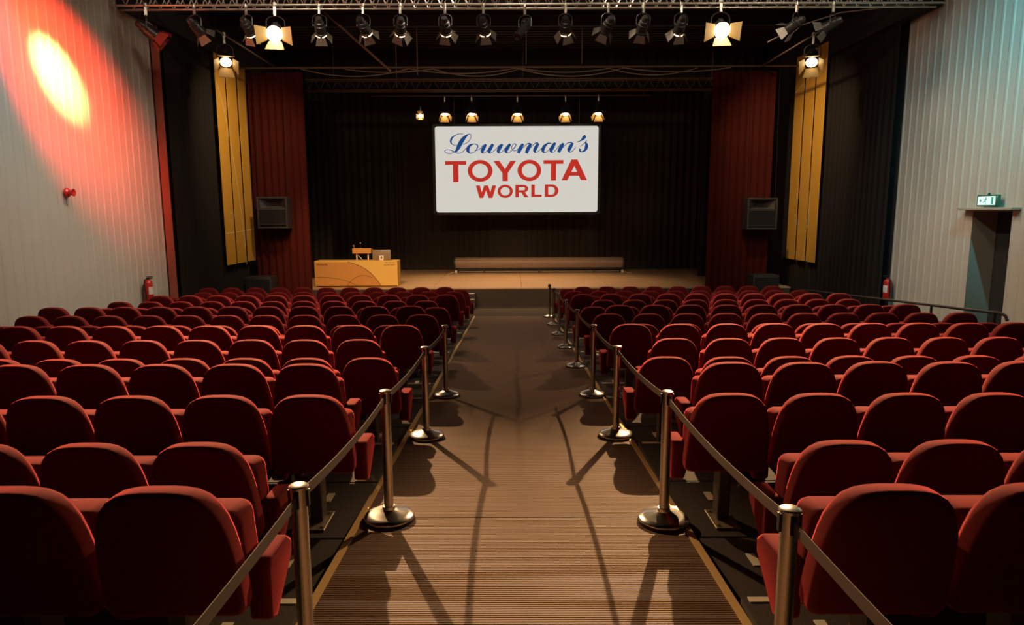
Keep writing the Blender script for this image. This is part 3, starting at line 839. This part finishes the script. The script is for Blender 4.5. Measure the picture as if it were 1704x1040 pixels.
script = [
 tr([(505, 212, 6), (430, 210, 9), (350, 235, 14), (285, 285, 26), (258, 340, 30), (262, 390, 22), (300, 425, 10), (375, 440, 6)], A_),
 tr([(500, 420, 7), (545, 405, 8), (605, 368, 8), (650, 310, 9), (667, 255, 9), (652, 218, 8), (605, 218, 14)], A_),
 tr([(605, 220, 16), (540, 272, 46), (470, 360, 66), (410, 470, 62), (365, 545, 36), (310, 575, 14)], A_),
 tr([(310, 575, 10), (260, 600, 8), (190, 600, 8), (135, 570, 8), (137, 540, 8), (180, 525, 8), (250, 535, 8), (310, 562, 14), (370, 590, 12), (430, 597, 8), (490, 570, 8), (560, 500, 8), (605, 455, 8)], A_),
 tr([(720, 410, 14), (650, 435, 30), (604, 490, 50), (598, 550, 46), (640, 595, 16), (700, 588, 10), (760, 540, 12), (795, 470, 18), (775, 422, 16), (715, 410, 10)], A_),
 tr([(750, 545, 8), (830, 520, 8), (910, 430, 9)], A_),
 tr([(962, 418, 34), (912, 500, 55), (882, 565, 46), (905, 600, 14)], A_), tr([(905, 600, 9), (965, 570, 8), (1070, 440, 9)], A_),
 tr([(1105, 415, 40), (1052, 500, 55), (1022, 565, 48), (1045, 600, 14)], A_), tr([(1045, 600, 9), (1115, 560, 8), (1250, 425, 9)], A_),
 tr([(1295, 418, 36), (1235, 500, 55), (1207, 565, 46), (1230, 600, 14)], A_), tr([(1230, 600, 9), (1290, 565, 8), (1410, 430, 9)], A_),
 tr([(1452, 415, 36), (1392, 495, 55), (1362, 560, 48), (1388, 598, 14)], A_),
 tr([(1388, 598, 9), (1460, 565, 9), (1540, 485, 14), (1562, 425, 14), (1530, 410, 10), (1490, 450, 8), (1482, 505, 8), (1515, 548, 8), (1570, 545, 8), (1640, 485, 8), (1690, 425, 8)], A_),
 tr([(250, 412, 36), (195, 500, 58), (152, 602, 44)], B_), tr([(190, 545, 8), (290, 450, 9), (345, 408, 14), (400, 412, 26)], B_),
 tr([(410, 412, 36), (355, 500, 58), (312, 602, 44)], B_), tr([(350, 545, 8), (450, 440, 9), (500, 400, 14), (550, 398, 26)], B_),
 tr([(560, 405, 36), (512, 480, 54), (482, 550, 48), (500, 596, 14)], B_), tr([(500, 596, 9), (560, 560, 8), (640, 490, 8)], B_),
 tr([(820, 405, 12), (742, 410, 24), (675, 470, 46), (648, 540, 50), (672, 590, 18), (730, 570, 8), (800, 490, 8), (860, 405, 10)], B_),
 tr([(895, 392, 38), (842, 480, 58), (812, 550, 50), (835, 596, 14)], B_), tr([(835, 596, 9), (900, 550, 8), (1000, 425, 9)], B_),
 tr([(1062, 405, 38), (1010, 490, 58), (962, 588, 44)], B_), tr([(1005, 540, 8), (1110, 430, 9), (1170, 390, 14), (1225, 392, 26)], B_),
 tr([(1250, 398, 36), (1202, 480, 54), (1172, 540, 50), (1190, 590, 14)], B_), tr([(1190, 590, 9), (1245, 560, 8), (1310, 485, 8)], B_),
 tr([(1468, 250, 30), (1478, 275, 58), (1455, 315, 42), (1400, 358, 16), (1330, 382, 6)], B_),
 tr([(1400, 470, 8), (1470, 415, 10), (1530, 352, 12)], B_), tr([(1505, 385, 16), (1528, 440, 46), (1520, 500, 50), (1488, 552, 32), (1430, 577, 18), (1392, 555, 26), (1402, 520, 40)], B_)]
b = new_bm()
for i, s in enumerate(script): stroke(b, s, -0.004 - 0.0004 * i)
o = obj('script_lettering', b, M_BLUE, scr, smooth=False)
Q = 5.325
def qp(x, y): return px2(700 + x / Q, 190 + y / Q)
def poly(bm, pts):
    bm.faces.new([bm.verts.new((*[u for u in (qp(*p)[0],)], -0.006, qp(*p)[1])) for p in pts])
def ringl(bm, cx, cy, rx, ry, ix, iy, a0=0, a1=360, n=36):
    prev = None
    for k in range(n + 1):
        a = R(a0 + (a1 - a0) * k / n)
        o_ = qp(cx + rx * math.cos(a), cy + ry * math.sin(a)); i_ = qp(cx + ix * math.cos(a), cy + iy * math.sin(a))
        pr = [bm.verts.new((o_[0], -0.006, o_[1])), bm.verts.new((i_[0], -0.006, i_[1]))]
        if prev: bm.faces.new((prev[0], prev[1], pr[1], pr[0]))
        prev = pr
def rect(bm, x0, y0, x1, y1): poly(bm, [(x0, y0), (x1, y0), (x1, y1), (x0, y1)])
b = new_bm()
rect(b, 217, 410, 404, 443); rect(b, 286, 443, 336, 598)
ringl(b, 527, 498, 110, 97, 70, 64)
poly(b, [(645, 410), (698, 410), (772, 520), (724, 520)]); poly(b, [(845, 410), (794, 410), (724, 520), (772, 520)]); rect(b, 724, 520, 772, 590)
ringl(b, 963, 496, 105, 95, 66, 62)
rect(b, 1088, 405, 1265, 438); rect(b, 1154, 438, 1200, 587)
poly(b, [(1335, 400), (1388, 400), (1300, 585), (1248, 585)]); poly(b, [(1335, 400), (1388, 400), (1475, 585), (1420, 585)]); rect(b, 1300, 512, 1424, 545)
obj('red_lettering', b, M_RED, scr, smooth=False)
b = new_bm()
poly(b, [(488, 628), (523, 628), (552, 740), (518, 740)]); poly(b, [(562, 628), (595, 628), (552, 740), (518, 740)])
poly(b, [(562, 628), (595, 628), (635, 740), (600, 740)]); poly(b, [(634, 628), (668, 628), (635, 740), (600, 740)])
ringl(b, 748, 681, 68, 59, 41, 38)
rect(b, 838, 624, 870, 735); rect(b, 870, 624, 912, 645); rect(b, 870, 672, 912, 692); ringl(b, 912, 658, 40, 34, 12, 14, -90, 90, 16); poly(b, [(890, 690), (922, 690), (957, 735), (918, 735)])
rect(b, 980, 622, 1011, 733); rect(b, 1011, 712, 1073, 733)
rect(b, 1100, 621, 1131, 733); rect(b, 1131, 621, 1160, 642); rect(b, 1131, 712, 1160, 733); ringl(b, 1160, 677, 62, 56, 30, 35, -90, 90, 20)
obj('red_lettering', b, M_RED, scr, smooth=False)

# ------------------------------------------------------------------ stage furniture
desk = thing('presenter_desk', 'long yellow wooden presenter desk with curved inlay lines at left stage front', 'desk', (-5.09, 21.95, SZ), R(0.6))
DW, DH = 2.70, 0.84
b = new_bm(); box(b, (0, 0.30, DH - 0.02), (DW, 0.66, 0.04), bevel=0.006, seg=1); obj('desk_top', b, M_DESKY, desk)
for s in (-1, 1):
    b = new_bm(); box(b, (s * (DW / 2 - 0.02), 0.30, DH / 2 - 0.02), (0.04, 0.60, DH - 0.04), bevel=0.004, seg=1); obj('side_panel', b, M_DESKY, desk)
def dx(t): return -DW / 2 + DW * t
def dz(t): return DH * t
# the split follows the big arc of the inlay (t across, height from the photo)
arcp = [(0.40, 0.965), (0.47, 0.91), (0.55, 0.81), (0.62, 0.68), (0.68, 0.52), (0.73, 0.34), (0.775, 0.14), (0.795, 0.03)]
front_l = [(dx(0.0), 0.03), (dx(0.795), 0.03)] + [(dx(a), dz(c)) for a, c in reversed(arcp[:-1])] + [(dx(0.40), DH - 0.04), (dx(0.0), DH - 0.04)]
b = new_bm(); prism(b, front_l, -0.03, 0.0, 'XZ'); obj('front_panel', b, M_DESKO, desk, smooth=False)
front_r = [(dx(0.795), 0.03), (dx(1.0), 0.03), (dx(1.0), DH - 0.04), (dx(0.40), DH - 0.04)] + [(dx(a), dz(c)) for a, c in arcp[:-1]]
b = new_bm(); prism(b, front_r, -0.03, 0.0, 'XZ'); obj('front_panel', b, M_DESKY, desk, smooth=False)
b = new_bm(); box(b, (0, 0.02, 0.015), (DW - 0.04, 0.04, 0.03)); obj('plinth', b, M_FASCIA, desk, smooth=False)
def inlay(pts, wd=0.012):
    b = new_bm(); tube(b, [(x, -0.031, z) for x, z in pts], wd, 5); return b
obj('inlay_line', inlay([(dx(a), dz(c)) for a, c in arcp]), M_DESKLINE, desk)
obj('inlay_line', inlay([(dx(a), dz(c)) for a, c in arc((0.01, 0.37), (0.28, 0.42), (0.50, 0.06))], 0.009), M_DESKLINE, desk)
obj('inlay_line', inlay([(dx(a), dz(c)) for a, c in arc((0.385, 0.05), (0.52, 0.62), (0.69, 0.35))], 0.009), M_DESKLINE, desk)
b = new_bm()                                  # print too small to read in the photograph: a row of ink blots
for k in range(9): box(b, (dx(0.025) + 0.02 + 0.04 * k, -0.031, DH * 0.865 + 0.008 * math.sin(k * 2.1)), (0.030, 0.004, 0.045 + 0.012 * math.cos(k * 1.7)))
obj('printed_mark', b, M_DESKINK, desk, smooth=False)
b = new_bm()
for row, n_, off in ((0.925, 10, 0.86), (0.845, 11, 0.845)):
    for k in range(n_): box(b, (dx(off) + 0.034 * k, -0.031, DH * row), (0.024, 0.004, 0.024 + 0.008 * math.sin(k * 1.9)))
obj('printed_mark', b, M_DESKLINE, desk, smooth=False)

lect = thing('table_lectern', 'small orange wooden lectern on white legs standing on the desk', 'lectern', (-4.96, 22.27, SZ + DH))
b = new_bm(); prism(b, [(-0.02, 0.22), (0.32, 0.27), (0.32, 0.36), (-0.02, 0.40)], -0.31, 0.31, 'YZ', bevel=0.006, seg=1); obj('lectern_top', b, M_DESKO, lect)
for s in (-1, 1):
    b = new_bm(); box(b, (s * 0.19, 0.1, 0.12), (0.04, 0.05, 0.24), bevel=0.004, seg=1); obj('leg', b, M_WHITEPAINT, lect)
b = new_bm(); tube(b, [(-0.18, 0.12, 0.20), (-0.02, 0.12, 0.02)], 0.012, 6); obj('cross_brace', b, M_WHITEPAINT, lect)
b = new_bm(); tube(b, [(-0.03, 0.02, 0.39), (-0.03, 0.0, 0.52), (-0.03, -0.02, 0.56)], 0.008, 6); mic = obj('microphone_neck', b, M_BLACKPL, lect)
b = new_bm(); lathe(b, [(0.0, 0.0), (0.016, 0.005), (0.018, 0.04), (0.0, 0.055)], 10, Matrix.Translation((-0.03, -0.02, 0.55))); obj('microphone_tip', b, M_CASETRIM, mic)
b = new_bm(); tube(b, [(-0.24, 0.02, 0.39), (-0.26, 0.0, 0.47)], 0.010, 6); lathe(b, [(0.0, 0.0), (0.03, 0.01), (0.03, 0.05), (0.0, 0.06)], 10, Matrix.Translation((-0.26, 0, 0.45))); obj('reading_lamp', b, M_CASETRIM, lect)
mon = thing('computer_monitor', 'dark grey computer monitor seen from behind on the right of the desk', 'monitor', (-4.31, 22.25, SZ + DH))
b = new_bm(); box(b, (0, 0.04, 0.165), (0.60, 0.05, 0.30), bevel=0.012); obj('monitor_shell', b, M_MONITOR, mon)
b = new_bm(); box(b, (0, 0.04, 0.32), (0.60, 0.054, 0.018), bevel=0.004, seg=1); obj('top_edge', b, M_CASETRIM, mon)
b = new_bm(); prism(b, [(-0.07, 0.0), (0.07, 0.0), (0.07, 0.13), (0.03, 0.13), (0.03, 0.05), (-0.03, 0.05), (-0.03, 0.13), (-0.07, 0.13)], -0.02, 0.012, 'XZ'); box(b, (0, -0.004, 0.14), (0.14, 0.03, 0.02)); obj('monitor_stand', b, M_WHITEPAINT, mon, smooth=False)

case = thing('roller_case', 'long low brown roller case lying across the stage under the screen', 'roller case', (1.09, 27.0, SZ))
CW = 6.72
prof = [(-0.22, 0.20), (-0.24, 0.26), (-0.25, 0.40), (-0.22, 0.52), (-0.14, 0.59), (0.0, 0.615), (0.16, 0.59), (0.24, 0.50), (0.25, 0.26), (0.20, 0.20)]
b = new_bm(); prism(b, prof, -CW / 2, CW / 2, 'YZ'); obj('case_shell', b, M_CASE, case, angle=50)
b = new_bm(); box(b, (0, -0.225, 0.545), (CW, 0.03, 0.018), Matrix.Identity(4), bevel=0.004, seg=1); obj('front_lip', b, M_CASETRIM, case)
for s in (-1, 1):
    b = new_bm(); prism(b, [(y * 1.06, z * 1.02 - 0.005) for y, z in prof], s * CW / 2 - 0.03, s * CW / 2 + 0.03, 'YZ'); ec = obj('end_cap', b, M_BLACKPL, case, angle=50)
    b = new_bm(); box(b, (s * (CW / 2 - 0.02), 0, 0.10), (0.06, 0.40, 0.20), bevel=0.006, seg=1); obj('end_foot', b, M_BLACKPL, case)
    b = new_bm(); box(b, (s * (CW / 2 - 0.05), -0.26, 0.055), (0.10, 0.09, 0.11), bevel=0.015); obj('corner_block', b, M_WHITEPAINT, case)
    b = new_bm(); tube(b, [(s * (CW / 2 - 0.02), -0.28, 0.06), (s * (CW / 2 + 0.22), -0.95, 0.015)], 0.012, 5); obj('stay_strap', b, M_WHITEPAINT, case)
b = new_bm(); box(b, (0, 0.02, 0.15), (CW - 0.2, 0.34, 0.05)); obj('bottom_rail', b, M_BLACKPL, case, smooth=False)
b = new_bm(); box(b, (0, -0.15, 0.055), (CW - 0.3, 0.05, 0.05), bevel=0.01, seg=1); obj('lower_bar', b, M_CASE, case)
for x in (-2.2, 0.0, 2.2):
    b = new_bm(); box(b, (x, 0, 0.075), (0.06, 0.36, 0.15), bevel=0.004, seg=1); obj('middle_foot', b, M_BLACKPL, case)

def loudspeaker(x, z, lab, s):
    t = thing('loudspeaker', lab, 'loudspeaker', (x, 20.86, z))
    Wd, Hd, Dp = 0.92, 0.96, 0.42
    b = new_bm()
    for (cx, cz, w_, h_) in ((0, 0.03, Wd, 0.06), (0, Hd - 0.03, Wd, 0.06), (-Wd / 2 + 0.03, Hd / 2, 0.06, Hd - 0.12), (Wd / 2 - 0.03, Hd / 2, 0.06, Hd - 0.12)):
        box(b, (cx, 0, cz), (w_, Dp, h_), bevel=0.006, seg=1)
    box(b, (0, Dp / 2 - 0.02, Hd / 2), (Wd - 0.1, 0.03, Hd - 0.1))
    obj('cabinet', b, M_SPEAKER, t)
    b = new_bm()                      # flared horn in the upper third
    A = [(-0.38, -0.19, 0.62), (0.38, -0.19, 0.62), (0.38, -0.19, 0.89), (-0.38, -0.19, 0.89)]
    B = [(-0.10, 0.06, 0.71), (0.10, 0.06, 0.71), (0.10, 0.06, 0.80), (-0.10, 0.06, 0.80)]
    va = [b.verts.new(v) for v in A]; vb = [b.verts.new(v) for v in B]
    for k in range(4): b.faces.new((va[k], va[(k + 1) % 4], vb[(k + 1) % 4], vb[k]))
    b.faces.new(vb)
    box(b, (0, -0.17, 0.595), (0.80, 0.03, 0.05))
    obj('horn', b, M_HORN, t, smooth=False)
    b = new_bm()
    for k in range(9): box(b, (0, -0.18, 0.15 + 0.052 * k), (0.80, 0.012, 0.012))
    box(b, (0, -0.16, 0.34), (0.80, 0.01, 0.50)); obj('grille', b, M_GRILLE, t, smooth=False)
    b = new_bm(); box(b, (0, -0.19, 0.115), (0.80, 0.02, 0.02)); obj('grille_bar', b, M_CASETRIM if False else M_HORN, t, smooth=False)
    for sx in (-0.44, 0.44):
        b = new_bm(); tube(b, [(sx, 0, Hd), (sx, 0.14, 7.28 - z)], 0.006, 5); obj('hanging_cable', b, M_RUBBER, t)
loudspeaker(-7.28, 2.53, 'black hung loudspeaker with a horn in front of the left red curtain', -1)
loudspeaker(7.63, 2.44, 'black hung loudspeaker with a horn in front of the right red curtain', 1)
def subwoofer(x, lab):
    t = thing('subwoofer', lab, 'loudspeaker', (x, 20.75, 0.0))
    b = new_bm(); box(b, (0, 0, 0.54), (0.80, 0.6, 1.05), bevel=0.015); obj('cabinet', b, M_SPEAKER, t)
    b = new_bm(); box(b, (0, -0.305, 0.54), (0.74, 0.02, 0.93), bevel=0.006, seg=1); obj('grille', b, M_GRILLE, t)
    for s in (-1, 1):
        b = new_bm(); box(b, (s * 0.3, 0, 0.008), (0.08, 0.5, 0.016)); obj('foot', b, M_RUBBER, t, smooth=False)
subwoofer(-7.76, 'black floor subwoofer below the left loudspeaker behind the last seats')
subwoofer(7.78, 'black floor subwoofer below the right loudspeaker behind the last seats')

# ------------------------------------------------------------------ wall fittings
def extinguisher(x, y, z, s, lab):
    t = thing('fire_extinguisher', lab, 'fire extinguisher', (x, y, z), 0, 'fire extinguishers on the side walls')
    b = new_bm(); lathe(b, [(0.0, 0.0), (0.085, 0.0), (0.095, 0.02), (0.095, 0.40), (0.080, 0.455), (0.045, 0.485), (0.032, 0.50), (0.0, 0.50)], 20); obj('cylinder', b, M_REDPAINT, t)
    b = new_bm(); lathe(b, [(0.0, 0.50), (0.03, 0.50), (0.03, 0.54), (0.0, 0.54)], 12); box(b, (s * 0.05, 0, 0.56), (0.14, 0.03, 0.022), bevel=0.004, seg=1); box(b, (s * 0.05, 0, 0.525), (0.11, 0.025, 0.016)); obj('valve_handle', b, M_BLACKPL, t)
    b = new_bm(); tube(b, [(0, -0.02, 0.52), (-0.02, -0.10, 0.50), (-0.02, -0.135, 0.38), (0, -0.125, 0.20), (0, -0.115, 0.06)], 0.014, 7); obj('hose', b, M_BLACKPL, t)
    b = new_bm()
    rows = []
    for zz in (0.16, 0.33):
        rows.append([(0.0965 * math.cos(a), 0.0965 * math.sin(a), zz) for a in [(R(180) if s < 0 else 0) + R(-60 + 12 * k) for k in range(11)]])
    grid_strip(b, rows); obj('paper_label', b, M_LABELW, t)
    b = new_bm(); box(b, (-s * 0.085, 0, 0.30), (0.05, 0.06, 0.16), bevel=0.004, seg=1); obj('wall_bracket', b, M_SEATMETAL, t)
extinguisher(WL + 0.13, 15.39, 1.00, 1, 'red fire extinguisher mounted on the left white wall')
extinguisher(WR - 0.13, 16.40, 0.86, -1, 'red fire extinguisher mounted on the right white wall beside the black curtain')
al = thing('fire_alarm', 'small red fire alarm sounder on the left white wall', 'alarm', (WL, 13.03, 3.40))
Mx = Matrix.Rotation(R(90), 4, 'Y')
b = new_bm(); lathe(b, [(0.0, 0.0), (0.085, 0.0), (0.085, 0.035), (0.055, 0.06), (0.05, 0.10), (0.075, 0.14), (0.070, 0.142), (0.0, 0.11)], 18, Mx); obj('sounder_body', b, M_REDPAINT, al)
b = new_bm(); box(b, (0.012, 0, -0.14), (0.02, 0.03, 0.16), bevel=0.004, seg=1); obj('cable_cover', b, M_LABELW, al)

# exit sign above the doorway
sg = thing('exit_sign', 'green lit emergency exit sign above the doorway on the right wall', 'sign', (WR - 0.10, 13.20, 3.075))
b = new_bm(); box(b, (0, 0, 0.11), (0.08, 0.56, 0.22), bevel=0.010, seg=1); obj('sign_housing', b, M_SIGNG, sg)
b = new_bm(); box(b, (-0.042, 0, 0.11), (0.006, 0.48, 0.165)); obj('sign_face', b, M_SIGNF, sg, smooth=False)
b = new_bm()
def sq(y0, z0, y1, z1): box(b, (-0.0465, (y0 + y1) / 2, (z0 + z1) / 2), (0.003, abs(y1 - y0), abs(z1 - z0)))
sq(-0.19, 0.045, -0.135, 0.175)                              # doorway bar
lathe(b, [(0.0, -0.048), (0.016, -0.048), (0.016, -0.0455), (0.0, -0.0455)], 10, Matrix.Translation((0, 0.01, 0.158)) @ Matrix.Rotation(R(90), 4, 'Y'))
def limb(y0, z0, y1, z1, wd):
    d = Vector((y1 - y0, z1 - z0)); L = d.length; a = math.atan2(d.y, d.x)
    box(b, (0, 0, 0), (0.003, L, wd), Matrix.Translation((-0.0465, (y0 + y1) / 2, (z0 + z1) / 2)) @ Matrix.Rotation(a, 4, 'X'))
limb(0.012, 0.145, 0.035, 0.098, 0.024); limb(0.035, 0.100, 0.012, 0.074, 0.016); limb(0.012, 0.074, 0.026, 0.045, 0.013)
limb(0.035, 0.098, 0.072, 0.078, 0.016); limb(0.072, 0.078, 0.098, 0.082, 0.012); limb(0.014, 0.138, -0.03, 0.115, 0.011); limb(0.016, 0.138, 0.058, 0.125, 0.011)
sq(0.13, 0.10, 0.18, 0.12); limb(0.18, 0.11, 0.155, 0.135, 0.016); limb(0.18, 0.11, 0.155, 0.085, 0.016)
obj('pictogram', b, M_SIGNP, sg, smooth=False)['kind'] = 'stuff'
b = new_bm(); lathe(b, [(0.0, 0.22), (0.022, 0.22), (0.022, 0.25), (0.0, 0.255)], 10); obj('sign_cap', b, M_BLACKPL, sg)

# handrail beside the right walkway
hr = thing('handrail', 'black steel handrail sloping down beside the right seat block', 'handrail', (7.6, 12.9, 0.0))
b = new_bm()
pts = [(0, y - 12.9, 1.41 - 0.0625 * (y - 10.34)) for y in (17.6, 15.4, 12.9, 10.6)] + [(0, 10.34 - 12.9, 1.415), (0, 10.22 - 12.9, 1.39), (0, 10.17 - 12.9, 1.32)]
tube(b, pts, 0.024, 8); obj('rail', b, M_RAIL, hr)
for y in (17.4, 14.6, 12.05, 10.45):
    tz = tier_z(next((t for t in range(6) if y < EDGE0 + 3 * RP * t), 6))
    b = new_bm(); tube(b, [(0, y - 12.9, tz), (0, y - 12.9, 1.41 - 0.0625 * (y - 10.34))], 0.022, 8); obj('rail_post', b, M_RAIL, hr)
